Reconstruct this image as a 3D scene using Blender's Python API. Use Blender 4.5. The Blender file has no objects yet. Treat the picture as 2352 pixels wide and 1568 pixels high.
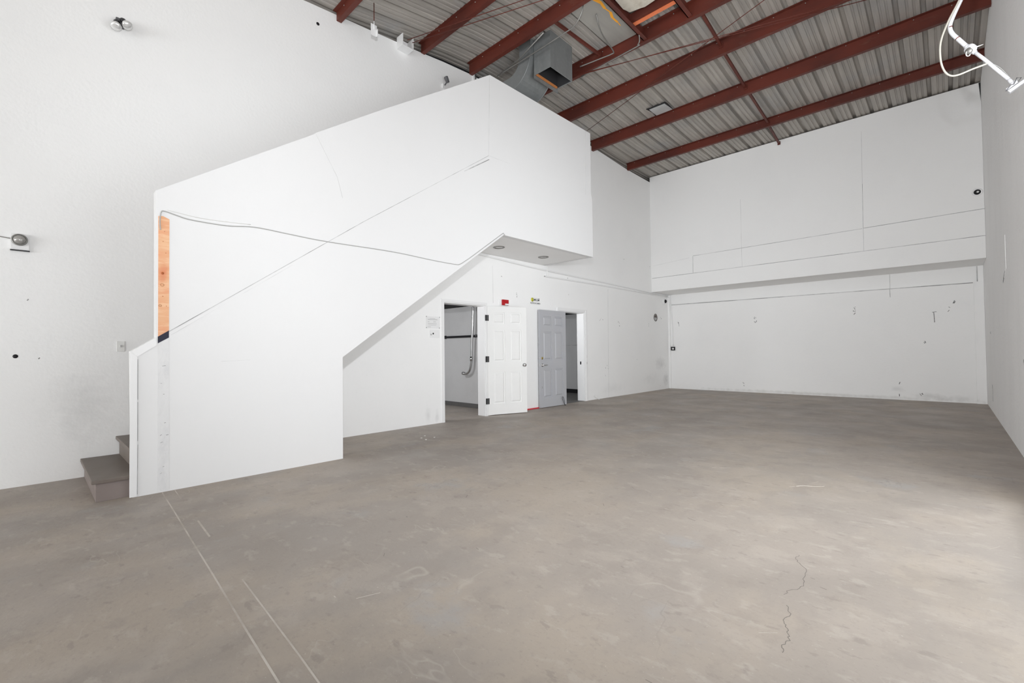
import bpy, bmesh, math, random
from mathutils import Vector, Matrix
random.seed(7)
S = bpy.context.scene
COL = S.collection

# ------------------------------------------------------------------ camera
YAW, PITCH, ROLL = math.radians(43.587), math.radians(1.18), math.radians(-0.638)
F = Vector((-math.sin(YAW)*math.cos(PITCH), math.cos(YAW)*math.cos(PITCH), math.sin(PITCH)))
R0 = Vector((math.cos(YAW), math.sin(YAW), 0)); U0 = R0.cross(F)
R = R0*math.cos(ROLL) + U0*math.sin(ROLL); U = U0*math.cos(ROLL) - R0*math.sin(ROLL)
cd = bpy.data.cameras.new('camera'); cam = bpy.data.objects.new('camera', cd); COL.objects.link(cam)
M = Matrix((R, U, -F)).transposed().to_4x4(); M.translation = (0, 0, 1.1994)
cam.matrix_world = M
cd.sensor_width = 36; cd.lens = 36*1052.64/2352; cd.clip_start = 0.02
S.camera = cam

# ------------------------------------------------------------------ world, light, exposure
w = bpy.data.worlds.new('sky'); S.world = w; w.use_nodes = True
w.node_tree.nodes['Background'].inputs[0].default_value = (0.86, 0.93, 1.0, 1)
w.node_tree.nodes['Background'].inputs[1].default_value = 0.25
def area(name, loc, rot, sx, sy, power, col=(1, 1, 1), spread=180):
    l = bpy.data.lights.new(name, 'AREA'); l.shape = 'RECTANGLE'; l.size = sx; l.size_y = sy
    l.energy = power; l.color = col; l.spread = math.radians(spread)
    o = bpy.data.objects.new(name, l); COL.objects.link(o); o.location = loc; o.rotation_euler = rot
    return o
# the photographer's flash held just above the lens, aimed up the room (it throws the stair's shadow on the left wall)
l = bpy.data.lights.new('camera_flash', 'SPOT'); l.energy = 560; l.spot_size = math.radians(150); l.spot_blend = .75; l.shadow_soft_size = .05; l.color = (0.97, 0.985, 1.01)
o = bpy.data.objects.new('camera_flash', l); COL.objects.link(o); o.location = (0, 0, 1.92); o.rotation_euler = (math.radians(110), 0, math.radians(27))
# daylight through the roll-up opening in the right wall, beside the camera: open sky, plus two added fills that lift the far end
area('daylight_side_door', (0.70, 1.85, 1.9), (0, math.radians(102), 0), 3.7, 6.6, 60, (0.955, 0.985, 1.012))
area('fill_far_jamb', (0.72, 3.4, 1.9), (0, math.radians(100), 0), 3.7, 3.6, 82, (0.955, 0.985, 1.012))
area('fill_slanting_in', (0.70, 3.4, 1.9), (0, math.radians(98), math.radians(-50)), 3.7, 3.6, 94, (0.955, 0.985, 1.012), 100)
# added fill before the closed back wall, evening out near and far
area('fill_from_behind', (-2.8, -9.1, 1.9), (math.radians(100), 0, 0), 6.4, 3.7, 770, (0.955, 0.985, 1.012))
S.view_settings.view_transform = 'Standard'; S.view_settings.look = 'None'
S.view_settings.exposure = 0.0; S.view_settings.gamma = 1.0; S.view_settings.use_curve_mapping = False
S.cycles.max_bounces = 16; S.cycles.diffuse_bounces = 12; S.cycles.sample_clamp_indirect = 8
S.cycles.use_denoising = True

# ------------------------------------------------------------------ materials
def mat(name, col, rough=0.6, metal=0.0, spec=0.3, noise=None, bump=None, emit=None, spots=None, lines=None):
    """noise = list of (scale, detail, low, high, colour, amount, stretch); bump = (scale, strength, distance)"""
    m = bpy.data.materials.new(name); m.use_nodes = True
    nt = m.node_tree; N = nt.nodes; L = nt.links; b = N['Principled BSDF']
    b.inputs['Base Color'].default_value = (*col, 1); b.inputs['Roughness'].default_value = rough
    b.inputs['Metallic'].default_value = metal; b.inputs['Specular IOR Level'].default_value = spec
    tc = N.new('ShaderNodeTexCoord'); geo = N.new('ShaderNodeNewGeometry')
    prev = None
    for (sc, det, lo, hi, c2, amt, st) in (noise or []):
        mp = N.new('ShaderNodeMapping'); mp.inputs['Scale'].default_value = st
        L.new(geo.outputs['Position'], mp.inputs['Vector'])
        nz = N.new('ShaderNodeTexNoise'); nz.inputs['Scale'].default_value = sc; nz.inputs['Detail'].default_value = det
        nz.inputs['Roughness'].default_value = 0.6
        L.new(mp.outputs[0], nz.inputs['Vector'])
        rp = N.new('ShaderNodeMapRange'); rp.inputs[1].default_value = lo; rp.inputs[2].default_value = hi
        rp.inputs[3].default_value = 0; rp.inputs[4].default_value = amt
        L.new(nz.outputs['Fac'], rp.inputs[0])
        mx = N.new('ShaderNodeMix'); mx.data_type = 'RGBA'
        L.new(rp.outputs[0], mx.inputs[0])
        if prev is None: mx.inputs[6].default_value = (*col, 1)
        else: L.new(prev, mx.inputs[6])
        mx.inputs[7].default_value = (*c2, 1)
        prev = mx.outputs[2]
    for (c, rad, c2, amt) in (spots or []):          # soft-edged grime stains with a place of their own
        sub = N.new('ShaderNodeVectorMath'); sub.operation = 'SUBTRACT'; L.new(geo.outputs['Position'], sub.inputs[0]); sub.inputs[1].default_value = c
        dv = N.new('ShaderNodeVectorMath'); dv.operation = 'DIVIDE'; L.new(sub.outputs[0], dv.inputs[0]); dv.inputs[1].default_value = rad
        ln = N.new('ShaderNodeVectorMath'); ln.operation = 'LENGTH'; L.new(dv.outputs[0], ln.inputs[0])
        nz = N.new('ShaderNodeTexNoise'); nz.inputs['Scale'].default_value = 9; nz.inputs['Detail'].default_value = 6; L.new(geo.outputs['Position'], nz.inputs['Vector'])
        ad = N.new('ShaderNodeMath'); ad.operation = 'MULTIPLY_ADD'; L.new(nz.outputs['Fac'], ad.inputs[0]); ad.inputs[1].default_value = 1.6; L.new(ln.outputs['Value'], ad.inputs[2])
        rp = N.new('ShaderNodeMapRange'); rp.inputs[1].default_value = .75; rp.inputs[2].default_value = 1.75; rp.inputs[3].default_value = amt; rp.inputs[4].default_value = 0
        L.new(ad.outputs[0], rp.inputs[0])
        mx = N.new('ShaderNodeMix'); mx.data_type = 'RGBA'; L.new(rp.outputs[0], mx.inputs[0])
        if prev is None: mx.inputs[6].default_value = (*col, 1)
        else: L.new(prev, mx.inputs[6])
        mx.inputs[7].default_value = (*c2, 1); prev = mx.outputs[2]
    for (sc, wd, msc, c2, amt, st) in (lines or []):  # thin wandering scratches: a noise contour, broken up by a second noise
        mp = N.new('ShaderNodeMapping'); mp.inputs['Scale'].default_value = st; L.new(geo.outputs['Position'], mp.inputs['Vector'])
        nz = N.new('ShaderNodeTexNoise'); nz.inputs['Scale'].default_value = sc; nz.inputs['Detail'].default_value = 3; L.new(mp.outputs[0], nz.inputs['Vector'])
        sb = N.new('ShaderNodeMath'); sb.operation = 'SUBTRACT'; L.new(nz.outputs['Fac'], sb.inputs[0]); sb.inputs[1].default_value = .5
        ab = N.new('ShaderNodeMath'); ab.operation = 'ABSOLUTE'; L.new(sb.outputs[0], ab.inputs[0])
        r1 = N.new('ShaderNodeMapRange'); r1.inputs[1].default_value = 0; r1.inputs[2].default_value = wd; r1.inputs[3].default_value = amt; r1.inputs[4].default_value = 0; L.new(ab.outputs[0], r1.inputs[0])
        n2 = N.new('ShaderNodeTexNoise'); n2.inputs['Scale'].default_value = msc; n2.inputs['Detail'].default_value = 3; L.new(geo.outputs['Position'], n2.inputs['Vector'])
        r2 = N.new('ShaderNodeMapRange'); r2.inputs[1].default_value = .56; r2.inputs[2].default_value = .66; L.new(n2.outputs['Fac'], r2.inputs[0])
        mu = N.new('ShaderNodeMath'); mu.operation = 'MULTIPLY'; L.new(r1.outputs[0], mu.inputs[0]); L.new(r2.outputs[0], mu.inputs[1])
        mx = N.new('ShaderNodeMix'); mx.data_type = 'RGBA'; L.new(mu.outputs[0], mx.inputs[0])
        if prev is None: mx.inputs[6].default_value = (*col, 1)
        else: L.new(prev, mx.inputs[6])
        mx.inputs[7].default_value = (*c2, 1); prev = mx.outputs[2]
    if prev is not None: L.new(prev, b.inputs['Base Color'])
    if bump:
        nz = N.new('ShaderNodeTexNoise'); nz.inputs['Scale'].default_value = bump[0]; nz.inputs['Detail'].default_value = 5
        L.new(geo.outputs['Position'], nz.inputs['Vector'])
        bp = N.new('ShaderNodeBump'); bp.inputs['Strength'].default_value = bump[1]; bp.inputs['Distance'].default_value = bump[2]
        L.new(nz.outputs['Fac'], bp.inputs['Height']); L.new(bp.outputs[0], b.inputs['Normal'])
    if emit:
        b.inputs['Emission Color'].default_value = (*emit[0], 1); b.inputs['Emission Strength'].default_value = emit[1]
    return m
one = (1, 1, 1)
MT = {}
MT['wall'] = mat('white_wall_paint', (.89, .89, .885), .7, noise=[(1.1, 5, .45, .75, (.85, .85, .85), .5, one), (24, 3, .60, .85, (.78, .78, .78), .3, one)], bump=(26, .16, .01),
    spots=[((-6.23, 12.95, .78), (.3, .42, .22), (.60, .60, .60), .6), ((-6.23, 13.3, .28), (.2, .2, .22), (.5, .5, .5), .6), ((-6.23, 12.3, .35), (.3, .6, .2), (.72, .72, .72), .4),
           ((-6.23, 4.52, .15), (.2, .07, .16), (.68, .68, .68), .5), ((-6.23, 4.70, .12), (.2, .05, .12), (.64, .64, .64), .5), ((-6.23, 10.3, .22), (.2, .7, .16), (.76, .76, .76), .4), ((-6.23, .35, .7), (.3, .3, .4), (.70, .70, .70), .5),
           ((-.30, 13.554, .10), (.35, .3, .09), (.60, .60, .59), .6), ((.15, 13.554, .08), (.3, .3, .08), (.62, .62, .61), .5), ((-.85, 13.554, .24), (.14, .3, .09), (.64, .64, .64), .5), ((-2.5, 13.554, .04), (3.5, .3, .05), (.60, .59, .57), .7)])
MT['rough'] = mat('rough_white_concrete', (.93, .93, .93), .8, noise=[(2.2, 6, .45, .75, (.87, .87, .87), .6, (1, 1, .35)), (30, 3, .58, .8, (.62, .62, .62), .3, one)], bump=(18, .5, .02))
MT['panel'] = mat('white_plywood_paint', (.765, .765, .765), .55, noise=[(1.5, 4, .5, .8, (.745, .745, .745), .5, one), (60, 2, .6, .8, (.74, .74, .74), .3, (.12, 1, 1))], bump=(40, .06, .01))
MT['patch'] = mat('worn_white_paint', (.74, .74, .74), .7, noise=[(9, 5, .5, .7, (.66, .66, .67), .8, (1, 1, .5))], bump=(40, .3, .01))
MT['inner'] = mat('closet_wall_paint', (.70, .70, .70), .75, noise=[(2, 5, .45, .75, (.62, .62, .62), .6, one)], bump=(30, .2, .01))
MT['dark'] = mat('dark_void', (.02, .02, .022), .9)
MT['darkfloor'] = mat('dark_unlit_floor', (.16, .155, .15), .6, noise=[(4, 5, .4, .7, (.12, .118, .115), .8, one)])  # dark floor, its colour also deepened for the unlit store
MT['seam'] = mat('dark_joint', (.30, .30, .30), .9, noise=[(2.2, 4, .4, .62, (.66, .66, .66), .95, one)])
MT['seamlight'] = mat('grey_joint', (.56, .56, .56), .9, noise=[(2.5, 4, .4, .62, (.76, .76, .76), .95, one)])
MT['scuff'] = mat('scuff_grey', (.18, .18, .18), .9, noise=[(40, 2, .45, .65, (.45, .45, .45), .9, one)])
MT['darkmetal'] = mat('dark_grey_metal', (.12, .12, .125), .5)
MT['pipewhite'] = mat('weathered_white_pipe', (.58, .58, .60), .45)
MT['cablecream'] = mat('cream_cable_sheath', (.42, .40, .35), .5)
MT['cable'] = mat('grey_cable', (.42, .42, .41), .6)
MT['black'] = mat('black_plastic', (.012, .012, .014), .4)
MT['white'] = mat('white_plastic', (.82, .82, .82), .45)
MT['offwhite'] = mat('aged_white_plastic', (.76, .76, .74), .5)
MT['doorwhite'] = mat('white_door_paint', (.80, .80, .79), .4, noise=[(3, 4, .5, .8, (.76, .76, .75), .5, one)])
MT['doorgrey'] = mat('grey_door_paint', (.44, .445, .47), .38, noise=[(2, 4, .45, .75, (.46, .46, .465), .7, one)])
MT['chrome'] = mat('satin_chrome', (.62, .62, .62), .22, 1.0)
MT['steel'] = mat('steel_conduit', (.27, .265, .25), .45, .7, noise=[(20, 3, .5, .8, (.35, .34, .33), .6, one)])
MT['brass'] = mat('brass', (.50, .38, .12), .35, .9)
MT['purlin'] = mat('red_oxide_steel', (.125, .028, .018), .5, noise=[(1.6, 5, .42, .66, (.070, .020, .015), .85, (.5, 1, 1)), (7, 6, .60, .78, (.17, .085, .06), .55, (.4, 1, 1))])
MT['deck'] = mat('galvanised_roof_sheet', (.415, .385, .35), .5, .15, noise=[(1.6, 6, .42, .7, (.30, .28, .255), .8, (3.2, .25, 1)), (5.5, 4, .52, .72, (.53, .50, .455), .6, (3, .12, 1)), (1.1, 4, .5, .75, (.31, .315, .32), .6, one)])
MT['duct'] = mat('galvanised_duct', (.25, .262, .262), .42, .35, noise=[(3, 4, .45, .7, (.19, .20, .20), .8, (1, 1, .3)), (16, 2, .5, .8, (.32, .33, .33), .4, one)])
MT['ductin'] = mat('duct_inside_shade', (.03, .03, .032), .9)
MT['rim'] = mat('orange_duct_sealant', (.50, .19, .06), .7)
MT['orange'] = mat('orange_lumber', (.72, .20, .085), .6, noise=[(6, 4, .45, .7, (.60, .16, .07), .7, (.2, 2, 2))])
MT['paint'] = mat('orange_spray_paint', (.95, .42, .04), .7)
MT['insul'] = mat('stained_insulation', (.60, .56, .48), .9, noise=[(7, 5, .45, .7, (.42, .37, .30), .8, one)])
MT['flat'] = mat('flat_metal_sheet', (.36, .345, .315), .5, .15, noise=[(2, 5, .45, .7, (.30, .29, .27), .8, (3, .4, 1))])
MT['patchmetal'] = mat('pale_metal_patch', (.52, .53, .53), .5, .1, noise=[(8, 3, .5, .7, (.45, .46, .46), .7, one)])
MT['wood'] = mat('bare_plywood', (.78, .44, .25), .6, spots=[((-5.006, .797, 1.92), (.2, .06, .10), (.66, .20, .09), .9)], noise=[(3.2, 4, .42, .68, (.76, .34, .19), .8, (1, 1, 3)), (5, 6, .5, .62, (.84, .54, .33), .8, (1, .8, 6))])
MT['knot'] = mat('plywood_knot', (.42, .12, .04), .6)
MT['ring'] = mat('plywood_ring', (.42, .20, .07), .6)
MT['navy'] = mat('navy_paint', (.013, .013, .03), .5)
MT['tread'] = mat('brown_step_paint', (.178, .150, .130), .5, noise=[(4, 5, .45, .7, (.15, .124, .105), .8, one)])
MT['riser'] = mat('mauve_step_paint', (.235, .195, .18), .5, noise=[(7, 4, .5, .7, (.19, .155, .145), .7, one)])
MT['red'] = mat('red_alarm', (.42, .008, .014), .35)
MT['redtape'] = mat('red_tape', (.62, .03, .05), .5)
MT['yellow'] = mat('yellow_print', (.62, .60, .06), .5)
MT['ink'] = mat('black_ink', (.03, .03, .035), .6)
MT['greyink'] = mat('faded_ink', (.45, .45, .45), .7)
MT['paper'] = mat('white_paper', (.80, .80, .80), .8)
MT['glass'] = mat('grey_lens', (.42, .41, .39), .12, .2, noise=[(14, 3, .4, .7, (.22, .21, .20), .8, one)])
MT['bulb'] = mat('reflector_bulb', (.72, .72, .71), .12, .35)
MT['hole'] = mat('hole_edge', (.13, .11, .10), .9)
MT['chip'] = mat('paint_flake', (.75, .74, .72), .8)
MT['joint'] = mat('pale_floor_joint', (.56, .52, .47), .9, noise=[(3.5, 5, .42, .6, (.38, .338, .295), .75, (1, 1, 1))])
MT['crack'] = mat('floor_crack', (.19, .172, .155), .9)
MT['ground'] = mat('outside_concrete', (.52, .51, .49), .9)

def floor_mat():
    m = mat('dusty_concrete_floor', (.372, .326, .284), .62, spec=.32, noise=[
        (.5, 5, .38, .62, (.315, .282, .253), .9, one),
        (.9, 6, .48, .60, (.420, .360, .298), .65, (1, .6, 1)),
        (2.2, 9, .535, .60, (.435, .385, .338), .34, (.85, 1.25, 1)),
        (3.4, 9, .550, .615, (.300, .262, .230), .38, (1.15, .85, 1)),
        (1.3, 6, .60, .68, (.350, .333, .320), .75, (1, 1, 1)),
        (8, 9, .575, .65, (.470, .425, .378), .38, (.8, 1.3, 1)),
        (10, 8, .605, .66, (.235, .205, .18), .40, (.8, 1.3, 1)),
        (26, 8, .55, .68, (.29, .255, .225), .35, (1, 1.4, 1)),
        (60, 3, .60, .75, (.265, .235, .21), .5, one),
        (75, 2, .68, .76, (.56, .52, .47), .6, one)], bump=(35, .12, .01),
        lines=[(.9, .006, 1.1, (.50, .455, .405), .45, (1, 1, 1)), (2.3, .008, 1.7, (.49, .445, .40), .45, (.6, 1.6, 1)), (1.7, .005, 1.3, (.22, .20, .175), .35, (1.4, .7, 1))])
    N = m.node_tree.nodes; L = m.node_tree.links
    geo = [n for n in N if n.type == 'NEW_GEOMETRY'][0]
    nz = N.new('ShaderNodeTexNoise'); nz.inputs['Scale'].default_value = 1.7; nz.inputs['Detail'].default_value = 6
    L.new(geo.outputs['Position'], nz.inputs['Vector'])
    mr = N.new('ShaderNodeMapRange'); mr.inputs[1].default_value = .35; mr.inputs[2].default_value = .7
    mr.inputs[3].default_value = .44; mr.inputs[4].default_value = .70
    L.new(nz.outputs['Fac'], mr.inputs[0]); L.new(mr.outputs[0], N['Principled BSDF'].inputs['Roughness'])
    return m
MT['floor'] = floor_mat()

# ------------------------------------------------------------------ mesh helpers
class MB:
    def __init__(s): s.bm = bmesh.new()
    def box(s, x0, x1, y0, y1, z0, z1, T=None, bevel=0):
        b = bmesh.new()
        v = [b.verts.new(p) for p in ((x0,y0,z0),(x1,y0,z0),(x1,y1,z0),(x0,y1,z0),(x0,y0,z1),(x1,y0,z1),(x1,y1,z1),(x0,y1,z1))]
        for f in ((3,2,1,0),(4,5,6,7),(0,1,5,4),(1,2,6,5),(2,3,7,6),(3,0,4,7)): b.faces.new([v[i] for i in f])
        if bevel: bmesh.ops.bevel(b, geom=list(b.edges), offset=bevel, segments=2, affect='EDGES', profile=.6)
        return s._add(b, T)
    def _add(s, b, T=None):
        if T is not None: b.transform(T)
        me = bpy.data.meshes.new('tmp'); b.to_mesh(me); b.free(); s.bm.from_mesh(me); bpy.data.meshes.remove(me)
        return s
    def prism(s, pts, axis, a, c, T=None):
        """polygon extruded along axis from a to c; pts are the two other coordinates in xyz order"""
        b = bmesh.new()
        def P(q, t):
            return {'x': (t, q[0], q[1]), 'y': (q[0], t, q[1]), 'z': (q[0], q[1], t)}[axis]
        A = [b.verts.new(P(q, a)) for q in pts]; C = [b.verts.new(P(q, c)) for q in pts]
        n = len(pts)
        b.faces.new(A); b.faces.new(C[::-1])
        for i in range(n): b.faces.new((A[i], C[i], C[(i+1) % n], A[(i+1) % n]))
        bmesh.ops.recalc_face_normals(b, faces=b.faces)
        return s._add(b, T)
    def tube(s, pts, r, n=10, T=None, cap=True):
        b = bmesh.new(); pts = [Vector(p) for p in pts]; rings = []
        rr = r if isinstance(r, (list, tuple)) else [r]*len(pts)
        up = None
        for i, p in enumerate(pts):
            d = (pts[min(i+1, len(pts)-1)] - pts[max(i-1, 0)]).normalized()
            if up is None:
                up = Vector((0, 0, 1)) if abs(d.z) < .9 else Vector((1, 0, 0))
            sx = d.cross(up).normalized(); up = sx.cross(d).normalized()
            rings.append([b.verts.new(p + (sx*math.cos(2*math.pi*k/n) + up*math.sin(2*math.pi*k/n))*rr[i]) for k in range(n)])
        for i in range(len(rings)-1):
            for k in range(n):
                f = b.faces.new((rings[i][k], rings[i][(k+1) % n], rings[i+1][(k+1) % n], rings[i+1][k])); f.smooth = True
        if cap: b.faces.new(rings[0][::-1]); b.faces.new(rings[-1])
        bmesh.ops.recalc_face_normals(b, faces=b.faces)
        return s._add(b, T)
    def lathe(s, prof, n=24, T=None):
        """prof = [(r, h)] turned about local Z"""
        b = bmesh.new(); rings = []
        for r, h in prof:
            rings.append([b.verts.new((r*math.cos(2*math.pi*k/n), r*math.sin(2*math.pi*k/n), h)) for k in range(n)] if r > 1e-6 else [b.verts.new((0, 0, h))])
        for i in range(len(rings)-1):
            A, B = rings[i], rings[i+1]
            for k in range(n):
                q = [A[k % len(A)], A[(k+1) % len(A)], B[(k+1) % len(B)], B[k % len(B)]]
                q2 = []
                for v in q:
                    if v not in q2: q2.append(v)
                if len(q2) > 2:
                    f = b.faces.new(q2); f.smooth = True
        bmesh.ops.recalc_face_normals(b, faces=b.faces)
        return s._add(b, T)
    def loft(s, rings, smooth=True, close=True):
        b = bmesh.new(); R_ = [[b.verts.new(p) for p in r] for r in rings]; n = len(R_[0])
        for i in range(len(R_)-1):
            for k in range(n if close else n-1):
                f = b.faces.new((R_[i][k], R_[i][(k+1) % n], R_[i+1][(k+1) % n], R_[i+1][k])); f.smooth = smooth
        bmesh.ops.recalc_face_normals(b, faces=b.faces)
        return s._add(b)

def wloc(o):
    v = Vector((0, 0, 0))
    while o is not None: v += o.location; o = o.parent
    return v
def obj(name, mb, m, parent=None, label=None, kind=None):
    me = bpy.data.meshes.new(name); bm = mb.bm
    xs = [v.co.copy() for v in bm.verts]
    if parent is not None and parent.type == 'EMPTY': o0 = wloc(parent)
    else:
        lo = [min(c[i] for c in xs) for i in range(3)]; hi = [max(c[i] for c in xs) for i in range(3)]
        o0 = Vector(((lo[0]+hi[0])/2, (lo[1]+hi[1])/2, lo[2]))
    for v in bm.verts: v.co -= o0
    bm.to_mesh(me); bm.free(); me.materials.append(MT[m])
    o = bpy.data.objects.new(name, me); COL.objects.link(o)
    o.location = o0 - (wloc(parent) if parent is not None else Vector((0, 0, 0)))
    if parent is not None: o.parent = parent
    if label: o['label'] = label
    if kind: o['kind'] = kind
    return o
def tag(o, label, cat, group=None, kind=None):
    o['label'] = label; o['category'] = cat
    if group: o['group'] = group
    if kind: o['kind'] = kind
    return o
def thing(name, loc, label, cat, group=None, kind=None):
    o = bpy.data.objects.new(name, None); o.empty_display_size = .1; COL.objects.link(o); o.location = loc
    return tag(o, label, cat, group, kind)
def text(name, body, size, parent, T, m='ink'):
    cu = bpy.data.curves.new(name, 'FONT'); cu.body = body; cu.size = size; cu.align_x = 'CENTER'; cu.align_y = 'CENTER'
    cu.extrude = .0004; cu.offset = .0006; cu.materials.append(MT[m])
    tmp = bpy.data.objects.new(name, cu); COL.objects.link(tmp); bpy.context.view_layer.update()
    me = bpy.data.meshes.new_from_object(tmp.evaluated_get(bpy.context.evaluated_depsgraph_get()))
    bpy.data.objects.remove(tmp); bpy.data.curves.remove(cu); me.name = name
    o = bpy.data.objects.new(name, me); COL.objects.link(o); o.parent = parent
    T = T.copy(); T.translation = T.translation - wloc(parent); o.matrix_local = T
    return o
# local Z -> world +X (out of the left wall), local X -> +Y?  seen from the room, right hand = +Y
def on_left(x, y, z):  # columns: local x -> +y, local y -> +z, local z -> +x
    return Matrix(((0, 0, 1, x), (1, 0, 0, y), (0, 1, 0, z), (0, 0, 0, 1)))
def on_far(x, y, z):   # seen from the room right = +x, outward = -y
    return Matrix(((1, 0, 0, x), (0, 0, -1, y), (0, 1, 0, z), (0, 0, 0, 1)))
def on_right(x, y, z): # outward = -x, right hand = -y
    return Matrix(((0, 0, -1, x), (-1, 0, 0, y), (0, 1, 0, z), (0, 0, 0, 1)))
def down(x, y, z):     # outward = -z
    return Matrix(((1, 0, 0, x), (0, -1, 0, y), (0, 0, -1, z), (0, 0, 0, 1)))

XL, XP, XR, YF, YS = -6.23, -5.006, 0.558, 13.554, 12.462
ZS = 2.864

# ------------------------------------------------------------------ floor
o = obj('floor', MB().box(-9.4, XR+.2, -9.2, 13.75, -.2, 0), 'floor', kind='structure'); tag(o, 'dusty brown-grey concrete floor of the warehouse', 'floor')
fl = o
b = MB()
def ribbon(b, pts, wd, z0=.0002, z1=.0009):
    for (p, q) in zip(pts[:-1], pts[1:]):
        d = Vector((q[0]-p[0], q[1]-p[1])); n = Vector((-d.y, d.x)).normalized()*wd/2
        b.prism([(p[0]-n.x, p[1]-n.y), (q[0]-n.x, q[1]-n.y), (q[0]+n.x, q[1]+n.y), (p[0]+n.x, p[1]+n.y)], 'z', z0, z1)
ribbon(b, [(-4.99, .80), (-4.3, .766), (-3.6, .728), (-2.9, .692), (-2.3, .658), (-1.79, .632), (-.9, .585)], .008)
ribbon(b, [(-4.99, .89), (-4.66, .872)], .006); ribbon(b, [(-3.95, .842), (-3.55, .822)], .011)
ribbon(b, [(-2.75, .786), (-1.9, .745), (-.9, .685)], .007)
obj('floor_joint', b, 'joint', fl, label='pale filled saw-cut lines in the floor')
b = MB()
def jag(pts, n, amp):
    out = []
    for p, q in zip(pts[:-1], pts[1:]):
        for k in range(n): out.append((p[0]+(q[0]-p[0])*k/n+random.uniform(-amp, amp), p[1]+(q[1]-p[1])*k/n+random.uniform(-amp, amp)))
    return out+[pts[-1]]
ribbon(b, jag([(-.650, 3.08), (-.655, 3.025), (-.63, 2.96), (-.576, 2.893), (-.573, 2.80), (-.555, 2.70), (-.568, 2.655), (-.60, 2.58), (-.607, 2.536)], 4, .006), .0022, .0002, .0007)
ribbon(b, jag([(-.575, 2.44), (-.543, 2.369), (-.55, 2.30), (-.53, 2.249), (-.515, 2.20), (-.497, 2.158), (-.515, 2.1), (-.50, 2.05)], 4, .006), .0025, .0002, .0007)
obj('floor_crack', b, 'crack', fl, kind='stuff')
# pale scrapes and dark scuffs lying in the floor surface
b = MB()
for k in range(40):
    x = random.uniform(-5.0, .3); y = random.uniform(.9, 8.5); a = random.uniform(-.5, .5) + (0 if random.random() < .6 else 1.2); l = random.uniform(.02, .13)
    ribbon(b, [(x, y), (x+l*math.cos(a), y+l*math.sin(a))], random.uniform(.002, .005), .0002, .0006)
obj('pale_scrapes', b, 'joint', fl, kind='stuff')
b = MB()
for k in range(34):
    x = random.uniform(-3.0, .3); y = random.uniform(1.2, 6.5); a = random.uniform(-.9, .3); l = random.uniform(.02, .09)
    ribbon(b, [(x, y), (x+l*math.cos(a), y+l*math.sin(a))], random.uniform(.002, .004), .0002, .0006)
obj('dark_scuffs', b, 'crack', fl, kind='stuff')
o = obj('ground', MB().box(XR+.2, 14, -12, 20, -.25, -.02), 'ground', kind='structure'); tag(o, 'pale concrete yard outside the opening', 'ground')

# ------------------------------------------------------------------ walls
D1 = (4.856, 5.83); D2 = (8.06, 9.03); DH1, DH2 = 2.055, 2.085
top = [(-9.2, 5.88), (2.0, 5.93), (2.6, 5.995), (3.58, 6.08), (4.43, 6.165), (4.9, 6.22), (5.49, 6.27), (6.5, 6.29), (8.0, 6.26), (9.48, 6.19), (11.16, 6.10), (12.44, 6.09), (13.75, 6.09)]
out = [(-9.2, 0), (D1[0], 0), (D1[0], DH1), (D1[1], DH1), (D1[1], 0), (D2[0], 0), (D2[0], DH2), (D2[1], DH2), (D2[1], 0), (13.75, 0)] + top[::-1]
wl = obj('wall_left', MB().prism(out, 'x', XL-.2, XL), 'wall', kind='structure'); tag(wl, 'long white left wall with two doorways', 'wall')
def strip(b, y0, z0, y1, z1, wd=.008, x=XL, t=.0015):
    d = Vector((y1-y0, z1-z0)); n = Vector((-d.y, d.x)).normalized()*wd/2
    b.prism([(y0-n.x, z0-n.y), (y1-n.x, z1-n.y), (y1+n.x, z1+n.y), (y0+n.x, z0+n.y)], 'x', x-.001, x+t)
b = MB(); strip(b, 6.04, 2.11, 6.03, 2.82, .008); strip(b, 10.06, .02, 10.10, 2.74, .008)
obj('panel_seam', b, 'seamlight', wl, kind='stuff')
b = MB()
for (y, z, n) in ((9.81, 1.98, 3), (10.6, 1.93, 3), (10.63, 1.84, 3), (12.25, 1.91, 2), (13.05, 2.13, 3), (6.73, 2.31, 4), (12.4, 3.55, 2), (11.5, .95, 1), (9.75, 1.9, 2), (10.0, .75, 3), (10.9, 3.6, 2), (12.9, .1, 1), (3.9, 2.2, 1), (6.3, 2.64, 1), (8.4, 2.85, 1), (8.45, 2.5, 1), (9.95, .55, 2), (-.05, 1.72, 1), (.02, 1.2, 1)):
    for k in range(n):
        yy = y+random.uniform(-.05, .05); zz = z+random.uniform(-.05, .05); a = random.uniform(.6, 2.6); l = random.uniform(.010, .030)*(1 if y > 4 else .6)
        strip(b, yy, zz, yy+l*math.cos(a), zz+l*math.sin(a), random.uniform(.006, .012))
obj('scuff_marks', b, 'scuff', wl, kind='stuff')
b = MB()
def disc(b, y, z, r, x=XL, t=.002, n=16, sy=1.0): b.lathe([(0, t), (r, t), (r, -.001)], n, on_left(x, y, z) @ Matrix.Diagonal((sy, 1, 1, 1)))
disc(b, -.097, 1.201, .018); disc(b, 2.713, 5.76, .022)
obj('drill_hole', b, 'black', wl, kind='stuff')
o = obj('eave_gap_block', MB().prism([(y, z-.02) for y, z in top] + [(y, z+.5) for y, z in top[::-1]], 'x', XL-.24, XL-.19), 'dark', kind='structure'); tag(o, 'added dark board blocking outside light in the gap above the left wall', 'trim')  # added board: keeps outside light out and makes the gap dark

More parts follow.
